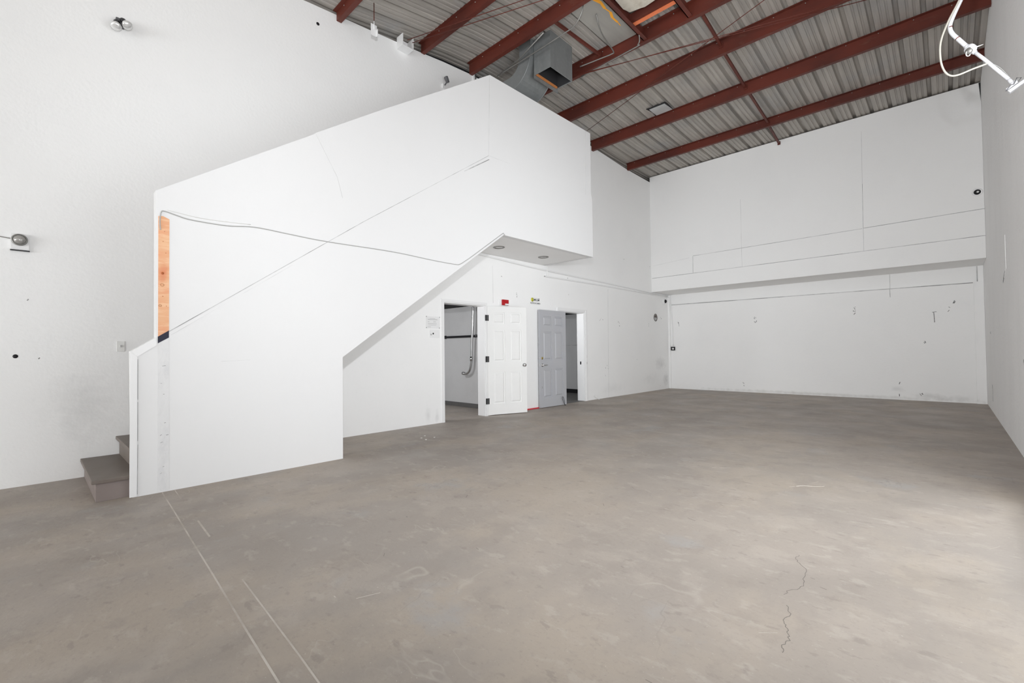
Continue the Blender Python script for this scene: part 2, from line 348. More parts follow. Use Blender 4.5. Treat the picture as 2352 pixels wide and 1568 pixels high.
wf = obj('wall_far', MB().box(XL-.2, XR+.2, YF, 13.75, 0, 2.53).box(XL-.2, XR+.2, YF+.045, 13.75, 2.53, ZS+.1), 'wall', kind='structure'); tag(wf, 'white lower far wall under the overhang', 'wall')
wm = obj('wall_overhang', MB().box(XL+.002, XR-.002, YS, 13.80, ZS, 6.225), 'wall', kind='structure'); tag(wm, 'white boarded upper far wall projecting over the lower wall', 'wall')
def stripf(b, x0, z0, x1, z1, y, wd=.008, t=.0015):
    d = Vector((x1-x0, z1-z0)); n = Vector((-d.y, d.x)).normalized()*wd/2
    b.prism([(x0-n.x, z0-n.y), (x1-n.x, z1-n.y), (x1+n.x, z1+n.y), (x0+n.x, z0+n.y)], 'y', y-t, y+.001)
b = MB()
stripf(b, -6.2, 3.262, XR, 3.288, YS, .010); stripf(b, -5.0, 3.74, -1.3, 3.775, YS, .009); stripf(b, -1.28, 3.78, XR, 3.80, YS, .010)
stripf(b, -1.285, 3.28, -1.28, 4.75, YS, .007); stripf(b, -5.005, 3.27, -5.005, 3.73, YS, .008)
obj('board_seam', b, 'seam', wm, kind='stuff')
b = MB(); stripf(b, -3.755, 3.27, -3.76, 5.0, YS, .006); stripf(b, -1.28, 4.75, -1.27, 5.9, YS, .006); stripf(b, -6.15, 3.62, -5.1, 3.70, YS, .004)
obj('hairline_seam', b, 'seamlight', wm, kind='stuff')
b = MB(); stripf(b, -6.15, 2.555, .40, 2.515, YF, .016, .003); stripf(b, -.94, 2.33, -.945, 2.53, YF, .012, .003)
obj('board_seam', b, 'seam', wf, kind='stuff')
b = MB(); b.box(-.947, -.937, YF+.042, YF+.046, 2.53, 2.86); obj('hairline_seam', b, 'seamlight', wf, kind='stuff')
b = MB()
for (x, z, n) in ((-5.93, 1.93, 4), (-3.776, 2.02, 3), (-3.78, 1.93, 3), (-1.611, 2.12, 2), (-1.61, 2.0, 3), (.098, 2.08, 4), (.02, 1.98, 2), (-.354, 1.26, 2), (-4.1, .2, 3), (-.85, .35, 1), (-.85, .12, 2), (-.45, .13, 3)):
    for k in range(n):
        xx = x+random.uniform(-.025, .025); zz = z+random.uniform(-.05, .05); a = random.uniform(.9, 2.4); l = random.uniform(.02, .06)
        stripf(b, xx, zz, xx+l*math.cos(a), zz+l*math.sin(a), YF, random.uniform(.008, .016))
stripf(b, -.215, 1.94, -.205, 1.72, YF, .012); stripf(b, -.24, 1.94, -.17, 1.95, YF, .01)
obj('scuff_marks', b, 'scuff', wf, kind='stuff')
o = obj('trim_1', MB().box(XR-.15, XR-.002, YF-.05, YF+.02, 0, 2.53, bevel=.004), 'wall', kind='structure'); tag(o, 'white pilaster in the far right corner', 'trim')
o = obj('trim_2', MB().box(XR-.085, XR-.002, YF-.01, YF+.04, 2.53, ZS-.002), 'wall', kind='structure'); tag(o, 'narrow white stub on top of the far right pilaster', 'trim')
b = MB(); b.box(XR-.098, XR-.088, YF+.03, YF+.044, 2.53, ZS-.01); obj('shadow_gap', b, 'seam', o)
o = obj('trim_3', MB().box(XL+.002, XL+.065, YF-.05, YF+.02, 0, ZS-.03, bevel=.004), 'wall', kind='structure'); tag(o, 'white corner post between the left and far walls', 'trim')

b = MB(); b.prism([(XR-.006, 5.86), (XR-.030, 6.22), (XR-.003, 6.22)], 'y', YS-.003, YS+.01); obj('corner_gap', b, 'dark', wm, label='dark slit at the top right corner')
# right wall with a roll-up opening beside the camera
wr = obj('wall_right', MB().prism([(-9.2, 0), (-1.9, 0), (-1.9, 3.75), (5.2, 3.75), (5.2, 0), (13.75, 0), (13.75, 6.28), (-9.2, 6.28)], 'x', XR, XR+.2), 'rough', kind='structure'); tag(wr, 'rough white concrete right wall', 'wall')
def stripr(b, y0, z0, y1, z1, wd=.012, t=.002):
    d = Vector((y1-y0, z1-z0)); n = Vector((-d.y, d.x)).normalized()*wd/2
    b.prism([(y0-n.x, z0-n.y), (y1-n.x, z1-n.y), (y1+n.x, z1+n.y), (y0+n.x, z0+n.y)], 'x', XR-t, XR+.001)
b = MB(); stripr(b, 9.10, 2.06, 8.80, 2.17, .03); stripr(b, 9.02, 2.10, 8.85, 2.13, .02); stripr(b, 11.9, .5, 11.9, .2, .02); stripr(b, 12.0, 1.45, 11.95, 1.42, .02); stripr(b, 7.03, 1.05, 7.0, 1.0, .03)
obj('scuff_marks', b, 'scuff', wr, kind='stuff')
b = MB(); stripr(b, 8.62, 2.62, 8.62, 2.18, .012, .004); stripr(b, 8.62, 2.20, 8.90, 2.10, .012, .004); obj('plaster_ridge', b, 'rough', wr, kind='stuff')
o = obj('wall_back', MB().box(XL-.2, XR+.2, -9.4, -9.2, 0, 6.3), 'wall', kind='structure'); tag(o, 'white wall behind the camera', 'wall')

# closets behind the two doorways, each brightened by an added, unseen fill light beside the doorway
for nm, loc, en in (('closet_fill', (-6.75, 4.15, 1.9), 40), ('store_fill', (-6.9, 7.7, 1.95), 26)):
    l = bpy.data.lights.new(nm, 'POINT'); l.energy = en; l.shadow_soft_size = .08; l.color = (.97, .98, 1.0)
    o = bpy.data.objects.new(nm, l); COL.objects.link(o); o.location = loc
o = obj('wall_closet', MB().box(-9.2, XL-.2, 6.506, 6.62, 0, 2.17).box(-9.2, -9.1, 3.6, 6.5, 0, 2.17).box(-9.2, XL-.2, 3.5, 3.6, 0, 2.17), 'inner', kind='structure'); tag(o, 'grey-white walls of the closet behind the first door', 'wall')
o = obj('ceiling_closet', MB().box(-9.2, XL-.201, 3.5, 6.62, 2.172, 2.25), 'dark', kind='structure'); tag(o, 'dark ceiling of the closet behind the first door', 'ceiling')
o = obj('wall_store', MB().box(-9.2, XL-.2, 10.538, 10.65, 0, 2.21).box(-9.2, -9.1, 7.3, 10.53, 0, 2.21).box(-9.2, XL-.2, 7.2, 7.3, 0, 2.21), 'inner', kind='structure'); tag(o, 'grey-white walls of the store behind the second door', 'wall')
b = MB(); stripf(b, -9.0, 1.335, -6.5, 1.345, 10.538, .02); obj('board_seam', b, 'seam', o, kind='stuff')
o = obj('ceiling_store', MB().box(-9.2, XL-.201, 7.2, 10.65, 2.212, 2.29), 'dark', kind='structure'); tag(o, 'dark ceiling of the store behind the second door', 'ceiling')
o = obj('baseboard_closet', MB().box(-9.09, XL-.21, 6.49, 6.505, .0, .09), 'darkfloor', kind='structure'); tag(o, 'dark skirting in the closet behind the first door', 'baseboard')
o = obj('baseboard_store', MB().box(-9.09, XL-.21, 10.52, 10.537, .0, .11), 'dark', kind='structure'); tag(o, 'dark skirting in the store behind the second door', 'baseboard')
o = obj('floor_store', MB().box(-9.09, XL-.01, 7.31, 10.52, .0005, .004), 'darkfloor', kind='structure'); tag(o, 'dark floor of the store behind the second door, shade in its colour', 'floor')

# ------------------------------------------------------------------ roof sheets
prof = [(-9.4, 5.93), (0, 5.96), (2, 6.0), (2.98, 6.07), (3.7, 6.19), (4.43, 6.31), (5.0, 6.40), (5.49, 6.45), (6.2, 6.47), (6.88, 6.455), (7.99, 6.40), (9.44, 6.305), (10.4, 6.265), (11.16, 6.25), (12.46, 6.25), (13.9, 6.25)]
def deck_z(y):
    for (a, za), (c, zc) in zip(prof[:-1], prof[1:]):
        if a <= y <= c: return za+(zc-za)*(y-a)/(c-a)
    return prof[-1][1]
cs = []; x = XL-.3
while x < XR+.25:
    cs += [(x, 0), (x+.07, 0), (x+.078, .014), (x+.098, .014), (x+.106, 0), (x+.150, 0), (x+.158, .014), (x+.178, .014), (x+.186, 0), (x+.232, 0), (x+.246, .055), (x+.289, .055), (x+.3035, .0)]
    x += .305
b = MB(); b.loft([[(x, y, z+h) for x, h in cs] for y, z in prof], smooth=False, close=False)
ce = obj('ceiling', b, 'deck', kind='structure'); tag(ce, 'corrugated grey metal roof sheets', 'ceiling')
b = MB(); b.box(XL-.3, XR+.3, -9.4, 13.9, 6.62, 6.68); o = obj('roof_cover', b, 'dark', kind='structure'); tag(o, 'dark roof covering above the corrugated sheets', 'roof')

PUR = [(11.16, 6.25, .17), (9.44, 6.305, .225), (7.99, 6.40, .24), (6.88, 6.455, .23), (5.49, 6.45, .19), (4.43, 6.31, .155), (2.98, 6.07, .13)]
ordn = ['dark red steel roof beam nearest the far wall', 'second dark red roof beam from the far wall, beside the pale roof patch', 'third dark red roof beam from the far wall, crossed by brace rods',
        'fourth dark red roof beam from the far wall, just past the grey duct', 'fifth dark red roof beam from the far wall, on the near side of the grey duct',
        'sixth dark red roof beam, ending at the white box bracket', 'shortest visible dark red roof beam at the top edge by the left wall']
for i, (y, zd, dp) in enumerate(PUR):
    r = thing('roof_beam', (-2.83, y, zd-dp), ordn[i], 'beam', 'red steel roof beams')
    zt = zd - .004; zb = zd-dp; x0, x1 = XL+.004, XR-.004
    b = MB(); b.box(x0, x1, y, y+.008, zb+.0075, zt); obj('web', b, 'purlin', r)
    b = MB(); b.prism([(y, zb), (y+.07, zb), (y+.07, zb+.007), (y, zb+.007)], 'x', x0, x1); obj('bottom_flange', b, 'purlin', r)
    b = MB(); b.box(x0, x1, y-.055, y, zt-.007, zt); obj('top_flange', b, 'purlin', r)
    b0 = None
    for k in range(15):
        xx = -6.0 + .43*k + .13*(i % 3)
        if xx > .5: continue
        if b0 is None:
            b = MB(); b.lathe([(0, .006), (.007, .005), (.009, 0)], 8, Matrix(((1, 0, 0, xx), (0, 0, -1, y), (0, 1, 0, zt-.022), (0, 0, 0, 1)))); b0 = obj('bolt', b, 'steel', r); bx = xx
        else:
            c = b0.copy(); c.location = b0.location + Vector((xx-bx, 0, 0)); c.parent = r; COL.objects.link(c)

# bridging bars between beams, sag rods, brace cables
def bar(x0, y0, x1, y1, label):
    z0, z1 = deck_z(y0)-.10, deck_z(y1)-.10
    r = thing('bridging_bar', ((x0+x1)/2, (y0+y1)/2, min(z0, z1)), label, 'bridging bar', 'bridging bars between roof beams')
    b = MB(); n = .02
    b.loft([[(x0-n, y0, z0-n), (x0+n, y0, z0-n), (x0+n, y0, z0+n), (x0-n, y0, z0+n)], [(x1-n, y1, z1-n), (x1+n, y1, z1-n), (x1+n, y1, z1+n), (x1-n, y1, z1+n)]], smooth=False)
    obj('bar', b, 'purlin', r)
    b = MB(); b.box(x1-.03, x1+.03, y1-.012, y1, z1-.04, z1+.04); obj('end_plate', b, 'purlin', r)
bar(-2.62, 6.96, -2.66, 7.985, 'short dark red bridging bar between the third and fourth beams')
bar(-2.68, 8.07, -2.71, 9.43, 'dark red bridging bar between the second and third beams')
bar(-2.71, 9.52, -2.76, 11.15, 'dark red bridging bar between the two beams nearest the far wall')
bar(-2.78, 11.24, -2.86, 12.455, 'dark red bridging bar ending at the top of the far wall')
bar(-4.36, 5.57, -4.30, 6.82, 'dark red bridging bar passing beside the square grey duct')
def cable(pts_list, label):
    m = [sum(p[i] for q in pts_list for p in q)/sum(len(q) for q in pts_list) for i in range(3)]
    r = thing('brace_rod', m, label, 'brace rod', 'roof brace rods')
    for q in pts_list: obj('rod', MB().tube(q, .0055, 8), 'purlin', r)
cable([[(-6.1, 8.64, 6.075), (.5, 6.23, 6.075)]], 'single dark brace rod running from behind the stair box towards the top right')
cable([[(-4.6, 6.60, 6.04), (.5, 8.45, 6.04)], [(-4.6, 6.56, 6.00), (.5, 8.30, 6.03)]], 'pair of dark brace rods starting beside the square duct')
cable([[(-5.95, 3.98, 6.02), (-2.6, 5.19, 6.02)], [(-5.95, 4.07, 6.02), (-2.6, 5.33, 6.02)]], 'pair of dark brace rods starting above the left wall')

# roof hatch with trimmers
r = thing('roof_hatch', (-3.15, 6.2, 6.2), 'roof opening framed in dark red steel with an orange board and stained panel', 'roof hatch')
for x0, l in ((-3.50, 'trimmer'), (-2.765, 'trimmer')):
    b = MB(); b.box(x0, x0+.012, 5.58, 6.87, 6.24, 6.44); b.box(x0, x0+.07, 5.58, 6.87, 6.24, 6.25); obj('trimmer', b, 'purlin', r)
b = MB(); b.box(-3.486, -2.768, 6.46, 6.50, 6.27, 6.40); obj('cross_board', b, 'orange', r, label='bright orange board')
b = MB(); b.box(-3.486, -2.768, 6.40, 6.455, 6.30, 6.42); obj('steel_angle', b, 'purlin', r)
b = MB(); b.prism([(-3.44, 5.70), (-3.46, 6.16), (-3.42, 6.29), (-3.25, 6.33), (-3.20, 6.35), (-2.95, 6.32), (-2.95, 5.70)], 'z', 6.36, 6.40); obj('insulation_panel', b, 'insul', r, label='pale stained insulation panel')
r2 = thing('metal_sheet', (-3.9, 6.2, 6.40), 'flat grey roof sheet with an orange spray-paint streak', 'metal sheet')
b = MB(); b.box(-4.10, -3.51, 5.58, 6.86, 6.405, 6.415); obj('sheet', b, 'flat', r2)
b = MB()
pts = [(-3.70, 5.72), (-3.66, 5.86), (-3.68, 6.0), (-3.66, 6.13), (-3.70, 6.25), (-3.695, 6.40), (-3.70, 6.5)]
for k, (p, q) in enumerate(zip(pts[:-1], pts[1:])): ribbon(b, [p, q], (.05, .04, .02, .04, .03, .012)[k], 6.4035, 6.405)
obj('paint_streak', b, 'paint', r2)
r = thing('roof_patch', (-4.33, 9.23, 6.27), 'small pale square metal patch with torn black edges on the roof', 'roof patch')
b = MB(); b.prism([(-4.50, 9.05), (-4.16, 9.05), (-4.14, 9.38), (-4.50, 9.38)], 'z', deck_z(9.2)-.025, deck_z(9.2)-.017); obj('plate', b, 'patchmetal', r)
b = MB(); b.prism([(-4.55, 9.0), (-4.40, 9.02), (-4.30, 8.995), (-4.25, 9.02), (-4.13, 9.0), (-4.12, 9.1), (-4.14, 9.41), (-4.22, 9.40), (-4.53, 9.41), (-4.51, 9.2)], 'z', deck_z(9.2)-.016, deck_z(9.2)-.006); obj('torn_edge', b, 'black', r)

# ------------------------------------------------------------------ ducts
r = thing('square_duct', (-4.787, 6.13, 5.845), 'square galvanised duct hanging from the roof with a dark open bottom', 'duct')
x0, x1, y0, y1, z0, z1 = -4.965, -4.61, 5.83, 6.43, 5.845, 6.455
b = MB(); t = .012
b.box(x0, x1, y0, y0+t, z0, z1).box(x0, x1, y1-t, y1, z0, z1).box(x0, x0+t, y0+t, y1-t, z0, z1).box(x1-t, x1, y0+t, y1-t, z0, z1)
obj('sleeve', b, 'duct', r)
b = MB(); u = t+.001
b.box(x0+u, x1-u, y0+u, y0+u+.006, z0+.01, z1).box(x0+u, x1-u, y1-u-.006, y1-u, z0+.01, z1).box(x0+u, x0+u+.006, y0+u, y1-u, z0+.01, z1).box(x1-u-.006, x1-u, y0+u, y1-u, z0+.01, z1).box(x0+u, x1-u, y0+u, y1-u, z1-.05, z1-.04)
obj('dark_inside', b, 'ductin', r)  # inner faces near-black: the shade inside the duct put into colour
b = MB(); b.box(x0+.02, x0+.045, y0+.02, y1-.02, z0+.002, z0+.03); obj('sealant_bead', b, 'rim', r, label='orange sealant bead inside the rim')
b = MB(); b.box(x0-.006, x0+.004, y0, y1+.05, z0-.05, z0+.02); obj('flange_strip', b, 'duct', r)
r = thing('elbow_duct', (-5.25, 6.05, 5.70), 'curved galvanised elbow duct bending down behind the stair box', 'duct')
cx, cz = -5.48, 6.23; ro, ri = .505, .255; path = []
path.append(((cx+ri), 6.455, (cx+ro), 6.455))
for k in range(13):
    a = -math.pi/2*k/12
    path.append((cx+ri*math.cos(a), cz+ri*math.sin(a), cx+ro*math.cos(a), cz+ro*math.sin(a)))
path.append((cx-.3, cz-ri, cx-.3, cz-ro))
b = MB(); b.loft([[(a, 5.75, c), (d, 5.75, e), (d, 6.36, e), (a, 6.36, c)] for a, c, d, e in path], smooth=False); obj('elbow', b, 'duct', r)
b = MB(); sm = [(d+.004*0, e) for a, c, d, e in path]
b.tube([(d, 5.75, e) for a, c, d, e in path], .007, 8); obj('seam_bead', b, 'duct', r)
b = MB(); b.tube([(d, 6.36, e) for a, c, d, e in path], .007, 8); obj('seam_bead', b, 'duct', r)

# roof conduits
def conduit(pts, rad, m, label, cat='conduit', name='conduit', group='roof conduits'):
    o = obj(name, MB().tube(pts, rad, 10), m); tag(o, label, cat, group); return o
def smooth(pts, n=6):
    P = [Vector(p) for p in pts]; out = []
    for i in range(len(P)-1):
        p0 = P[max(i-1, 0)]; p1 = P[i]; p2 = P[i+1]; p3 = P[min(i+2, len(P)-1)]
        for k in range(n):
            t = k/n
            out.append(.5*((2*p1)+(-p0+p2)*t+(2*p0-5*p1+4*p2-p3)*t*t+(-p0+3*p1-3*p2+p3)*t**3))
    return out+[P[-1]]
conduit([(-5.75, 5.74, 6.13), (-5.15, 5.68, 6.15), (-4.50, 5.53, 6.20)], .010, 'steel', 'upper of two steel conduits crossing in front of the grey ducts')
conduit(smooth([(-5.62, 5.69, 6.09), (-4.889, 5.683, 6.10), (-4.272, 5.657, 6.10), (-3.99, 5.65, 6.12), (-3.83, 5.62, 6.25), (-3.80, 5.60, 6.40)]), .010, 'steel', 'steel conduit crossing the square duct and curving up to the roof sheet')
conduit(smooth([(-4.60, 6.65, 6.20), (-4.2, 6.715, 6.20), (-4.02, 6.74, 6.20), (-3.958, 6.70, 6.205), (-3.90, 6.30, 6.23), (-3.86, 6.10, 6.30), (-3.83, 6.0, 6.395)]), .010, 'steel', 'steel conduit running right from the duct then bending up to the flat sheet')
conduit(smooth([(-4.70, 6.83, 6.14), (-3.62, 6.79, 6.14), (-3.55, 6.77, 6.145), (-3.50, 6.74, 6.18), (-3.475, 6.68, 6.232)]), .010, 'steel', 'steel conduit along the fourth roof beam rising at the orange board')

# ------------------------------------------------------------------ staircase with its plywood enclosure
st = thing('staircase', (-5.6, 4.0, 0), 'boxed-in staircase with a big white raking plywood side against the left wall', 'staircase')
pan = [(.60, 0), (2.455, 0), (2.455, 1.15), (5.10, 3.016), (7.588, 3.018), (7.588, 4.20), (7.552, 4.21), (7.552, 5.456), (4.831, 5.438), (4.05, 4.915), (3.0, 4.215), (2.152, 3.629), (2.13, 3.605), (.748, 2.642), (.753, 1.351), (.583, 1.23)]
side = obj('side_panel', MB().prism(pan, 'x', XP-.10, XP), 'panel', st)
b = MB()
def stripp(b, y0, z0, y1, z1, wd=.006, t=.0012): strip(b, y0, z0, y1, z1, wd, XP, t)
stripp(b, .845, 1.405, 2.72, 2.755, .006); stripp(b, 2.72, 2.755, 4.79, 4.175, .005); stripp(b, .632, .02, .634, .44, .0035); stripp(b, .633, .47, .632, .80, .0035); stripp(b, .632, .82, .631, 1.165, .0035)
stripp(b, 4.30, 3.80, 4.80, 4.12, .012)
obj('dark_joint', b, 'seam', side, kind='stuff')
b = MB(); stripp(b, 4.79, 4.175, 4.825, 5.43, .006); stripp(b, 4.79, 4.175, 5.25, 4.185, .005); stripp(b, 2.152, 3.62, 2.40, 3.20, .005); stripp(b, 2.40, 3.20, 2.46, 2.98, .004); stripp(b, 7.388, 5.45, 7.364, 4.20, .006); stripp(b, .86, 1.375, 1.9, 2.13, .003); stripp(b, 1.25, 1.13, 1.5, 1.14, .002)
obj('faint_joint', b, 'seamlight', side, kind='stuff')
b = MB(); b.prism([(.768, 1.36), (.845, 1.415), (.845, 2.405), (.80, 2.425), (.766, 2.42)], 'x', XP-.002, XP+.003)
ws = obj('wood_strip', b, 'wood', st, label='bare orange plywood strip')
for (y, z, q) in ((.797, 1.918, .011), (.80, 2.2, .003), (.81, 2.29, .003), (.80, 1.715, .0035), (.82, 2.1, .003), (.825, 1.63, .003)):
    b = MB(); disc(b, y, z, q, XP+.0025, .002, 12); obj('knot', b, 'knot', ws)
for (y, z, q) in ((.795, 1.815, .013), (.781, 1.632, .010)):
    b = MB(); b.tube([(XP+.0035, y+q*math.cos(a), z+.8*q*math.sin(a)) for a in [2*math.pi*k/20 for k in range(21)]], .0018, 6); obj('knot_ring', b, 'ring', ws)
b = MB(); b.prism([(.766, 1.30), (.845, 1.352), (.845, 1.415), (.766, 1.36)], 'x', XP-.002, XP+.002); obj('dark_strip', b, 'navy', st, label='dark navy strip under the bare plywood')
b = MB(); b.prism([(.768, .006), (.850, .006), (.846, 1.351), (.766, 1.299)], 'x', XP-.002, XP+.002); pp = obj('paint_strip', b, 'patch', st, label='greyer scuffed paint strip')
b = MB()
for k in range(9):
    yy = random.uniform(.775, .83); zz = random.uniform(.15, 1.25); strip(b, yy, zz, yy+random.uniform(.008, .025), zz+random.uniform(-.002, .012), .003, XP+.002, .0012)
obj('scuff_marks', b, 'scuff', pp, kind='stuff')
b = MB(); b.prism([(.580, 0.004), (.628, .004), (.626, 1.185), (.580, 1.228)], 'x', XP-.002, XP+.008); b.prism([(.580, 1.228), (.626, 1.186), (.756, 1.282), (.754, 1.352)], 'x', XP-.002, XP+.006); obj('corner_trim', b, 'white', st)
b = MB(); b.box(XL+.003, XP-.101, 7.50, 7.588, 3.017, 5.45); obj('end_panel', b, 'panel', st)
b = MB(); b.prism([(5.10, 3.017), (5.10, 3.10), (7.49, 3.10), (7.49, 3.017)], 'x', XL+.003, XP-.101)
sf = obj('landing_soffit', b, 'wall', st)
b = MB(); b.prism([(2.456, 1.15), (5.099, 3.016), (5.099, 3.10), (2.456, 1.24)], 'x', XL+.003, XP-.101); obj('stair_soffit', b, 'wall', st)
b = MB(); b.box(XL+.003, XP-.101, 2.37, 2.455, 0.002, 1.15); obj('back_panel', b, 'wall', st)
for k in range(15):
    z = .185*(k+1); y = .375 + .264*k
    xa = XL+.003; xb = -5.035 if k == 0 else XP-.102
    b = MB(); b.box(xa, xb, y-.03, y+.29, z-.032, z, bevel=.006); obj('tread', b, 'tread', st)
    b = MB()
    if k == 0: b.box(xa, xb-.03, y, y+.22, .001, z-.033)
    else: b.box(xa, xb, y, y+.02, z-.185, z-.033)
    obj('riser', b, 'riser' if k == 0 else 'tread', st)

# staple-up cable along the side panel
pts = [(.78, 2.30), (.776, 2.38), (.785, 2.455), (.81, 2.47), (.90, 2.45), (1.01, 2.432), (1.29, 2.433), (1.54, 2.465), (1.87, 2.454), (2.27, 2.442), (3.10, 2.453), (3.70, 2.431), (4.10, 2.425), (4.19, 2.436), (4.30, 2.50), (4.48, 2.62), (5.03, 3.005), (5.08, 3.03), (5.115, 3.02)]
o = obj('stapled_cable', MB().tube(smooth([(XP+.008, y, z) for y, z in pts]), .0045, 8), 'cable'); tag(o, 'thin grey cable sagging across the white stair panel', 'cable')
o = obj('stapled_cable', MB().tube(smooth([(XP+.008, .83, 2.486), (XP+.008, 1.1, 2.464), (XP+.008, 1.5, 2.485)]), .003, 8), 'offwhite'); tag(o, 'short pale wire just above the left end of the sagging cable', 'cable')
for k, (y, lb) in enumerate(((5.645, 'recessed round downlight under the landing nearer the stair slope'), (6.861, 'recessed round downlight under the landing nearer the far end'))):
    r = thing('downlight', (-5.665, y, 2.99), lb, 'downlight', 'recessed downlights under the landing')
    b = MB(); b.lathe([(.075, 0), (.078, .010), (.100, .008), (.105, 0)], 28, down(-5.665, y, 3.0165)); obj('trim_ring', b, 'steel', r)
    b = MB(); b.lathe([(0, .006), (.05, .006), (.074, .002)], 28, down(-5.665, y, 3.0165)); obj('lens', b, 'glass', r)

# ------------------------------------------------------------------ doors
def leaf_mesh(b, w_, h, T, t=.042):
    core = .016
    b.box(0, w_, core, t-core, 0, h, T)
    xs = [(0, .115), (w_/2-.055, w_/2+.055), (w_-.115, w_)]
    rows = [(0, .203), (.80, .99), (1.59, 1.705), (1.918, h)]
    for (ya, yb) in ((0, core), (t-core, t)):
        for a, c in (xs[0], xs[2]): b.box(a, c, ya, yb, 0, h, T)
        for a, c in rows: b.box(xs[0][1], xs[2][0], ya, yb, a, c, T)
        for (za, zb) in ((.203, .80), (.99, 1.59), (1.705, 1.918)):
            b.box(xs[1][0], xs[1][1], ya, yb, za, zb, T)
            for (xa, xb) in ((xs[0][1], xs[1][0]), (xs[1][1], xs[2][0])):
                g = .022; i = .020
                if ya == 0: lo, hi = core, .003
                else: lo, hi = t-core, t-.003
                A = [(xa+g, lo, za+g), (xb-g, lo, za+g), (xb-g, lo, zb-g), (xa+g, lo, zb-g)]
                B = [(xa+g+i, hi, za+g+i), (xb-g-i, hi, za+g+i), (xb-g-i, hi, zb-g-i), (xa+g+i, hi, zb-g-i)]
                bb = bmesh.new(); va = [bb.verts.new(p) for p in A]; vb = [bb.verts.new(p) for p in B]
                bb.faces.new(vb)
                for k in range(4): bb.faces.new((va[k], va[(k+1) % 4], vb[(k+1) % 4], vb[k]))
                bmesh.ops.recalc_face_normals(bb, faces=bb.faces); b._add(bb, T)
def casing(b, y0, y1, h, w_=.055, wr_=.055, wt=.055, jamb=True):
    x0, x1 = XL-.002, XL+.016
    b.box(x0, x1, y0-w_, y0, 0, h+wt); b.box(x0, x1, y1, y1+wr_, 0, h+wt); b.box(x0, x1, y0, y1, h, h+wt)
    # jamb lining
    b.box(XL-.2, x0, y0, y0+.018, 0, h); b.box(XL-.2, x0, y1-.018, y1, 0, h); b.box(XL-.2, x0, y0+.018, y1-.018, h-.018, h)
d1 = thing('door_1', (XL, 5.3, 0), 'open white six-panel door with a round knob, swung out beside the first doorway', 'door', kind='structure')
b = MB(); casing(b, D1[0], D1[1], DH1, .045, .035, .045); obj('door_frame', b, 'white', d1)
th = math.radians(19)
T1 = Matrix.Translation((XL+.02, 5.865, .012)) @ Matrix.Rotation(math.radians(90)-th, 4, 'Z')
# local x along the leaf; local -y faces the room (towards +X)
b = MB(); leaf_mesh(b, .83, 2.03, T1); lf = obj('door_leaf', b, 'doorwhite', d1)
K = T1 @ Matrix.Translation((.83-.065, 0, .915)) @ Matrix.Rotation(math.radians(90), 4, 'X')
b = MB(); b.lathe([(.032, 0), (.032, .006), (.012, .010), (.012, .030), (.026, .038), (.030, .055), (.022, .066), (0, .068)], 24, K); obj('knob', b, 'chrome', lf)
for z in (.27, 1.05, 1.82):
    b = MB(); b.box(XL+.017, XL+.022, 5.815, 5.84, z-.055, z+.055, bevel=.002); b.tube([(XL+.026, 5.850, z-.055), (XL+.026, 5.850, z+.055)], .008, 8)
    b.box(.004, .026, -.003, 0, z-.055-.012, z+.055-.012, T1); obj('hinge', b, 'black', d1)
d2 = thing('door_2', (XL, 8.45, 0), 'open grey six-panel door with a lever handle, folded back beside the second doorway', 'door', kind='structure')
b = MB(); casing(b, D2[0], D2[1], DH2, .07, .10, .065)
b.box(XL-.002, XL+.026, D2[1]+.035, D2[1]+.05, 0, DH2+.05); obj('door_frame', b, 'white', d2)
th2 = math.radians(178)
# leaf runs from its hinge at y=8.17 back to y=7.30, standing off the wall
T2 = Matrix.Translation((XL+.095, 8.175, .010)) @ Matrix.Rotation(math.radians(-91.0), 4, 'Z') @ Matrix.Translation((0, -.042, 0)) 
b = MB(); leaf_mesh(b, .875, 2.045, T2); lf = obj('door_leaf', b, 'doorgrey', d2)
def l2(x, z, dz=0):  # room side of leaf 2 is local +y
    return T2 @ Matrix.Translation((x, .042, z)) @ Matrix.Rotation(math.radians(-90), 4, 'X')
b = MB(); b.lathe([(.034, 0), (.034, .006), (.014, .012), (.014, .045), (0, .047)], 24, l2(.875-.07, .885)); b.box(-.012, .012, 0, .012, 0, .014, T2 @ Matrix.Translation((.875-.07, .075, .878)))
b.tube(smooth([(T2 @ Vector((.875-.07, .083, .885))), (T2 @ Vector((.875-.13, .088, .885))), (T2 @ Vector((.875-.19, .086, .888)))]), [.011]*6+[.010]*6+[.008], 10); obj('lever_handle', b, 'chrome', lf)
b = MB(); b.lathe([(.027, 0), (.027, .006), (.016, .012), (0, .013)], 20, l2(.875-.07, 1.03)); obj('deadbolt', b, 'brass', lf)
b = MB(); b.box(-.0, .003, -.012, .012, -.03, .03, T2 @ Matrix.Translation((.875, .021, .885))); b.box(0, .003, -.01, .01, -.02, .02, T2 @ Matrix.Translation((.875, .021, 1.03))); obj('latch_plate', b, 'chrome', lf)
b = MB(); b.box(-.006, .006, 0, .002, -.02, .02, T2 @ Matrix.Translation((.875-.06, .042, .42))); obj('dark_chip', b, 'scuff', lf)
b = MB(); b.box(XL-.12, XL-.085, D2[1]-.020, D2[1]-.0175, .86, .93).box(XL+.014, XL+.018, D2[1]+.045, D2[1]+.07, .87, .92).box(XL+.014, XL+.018, D2[1]+.045, D2[1]+.065, 1.02, 1.07); obj('strike_plate', b, 'black', d2)

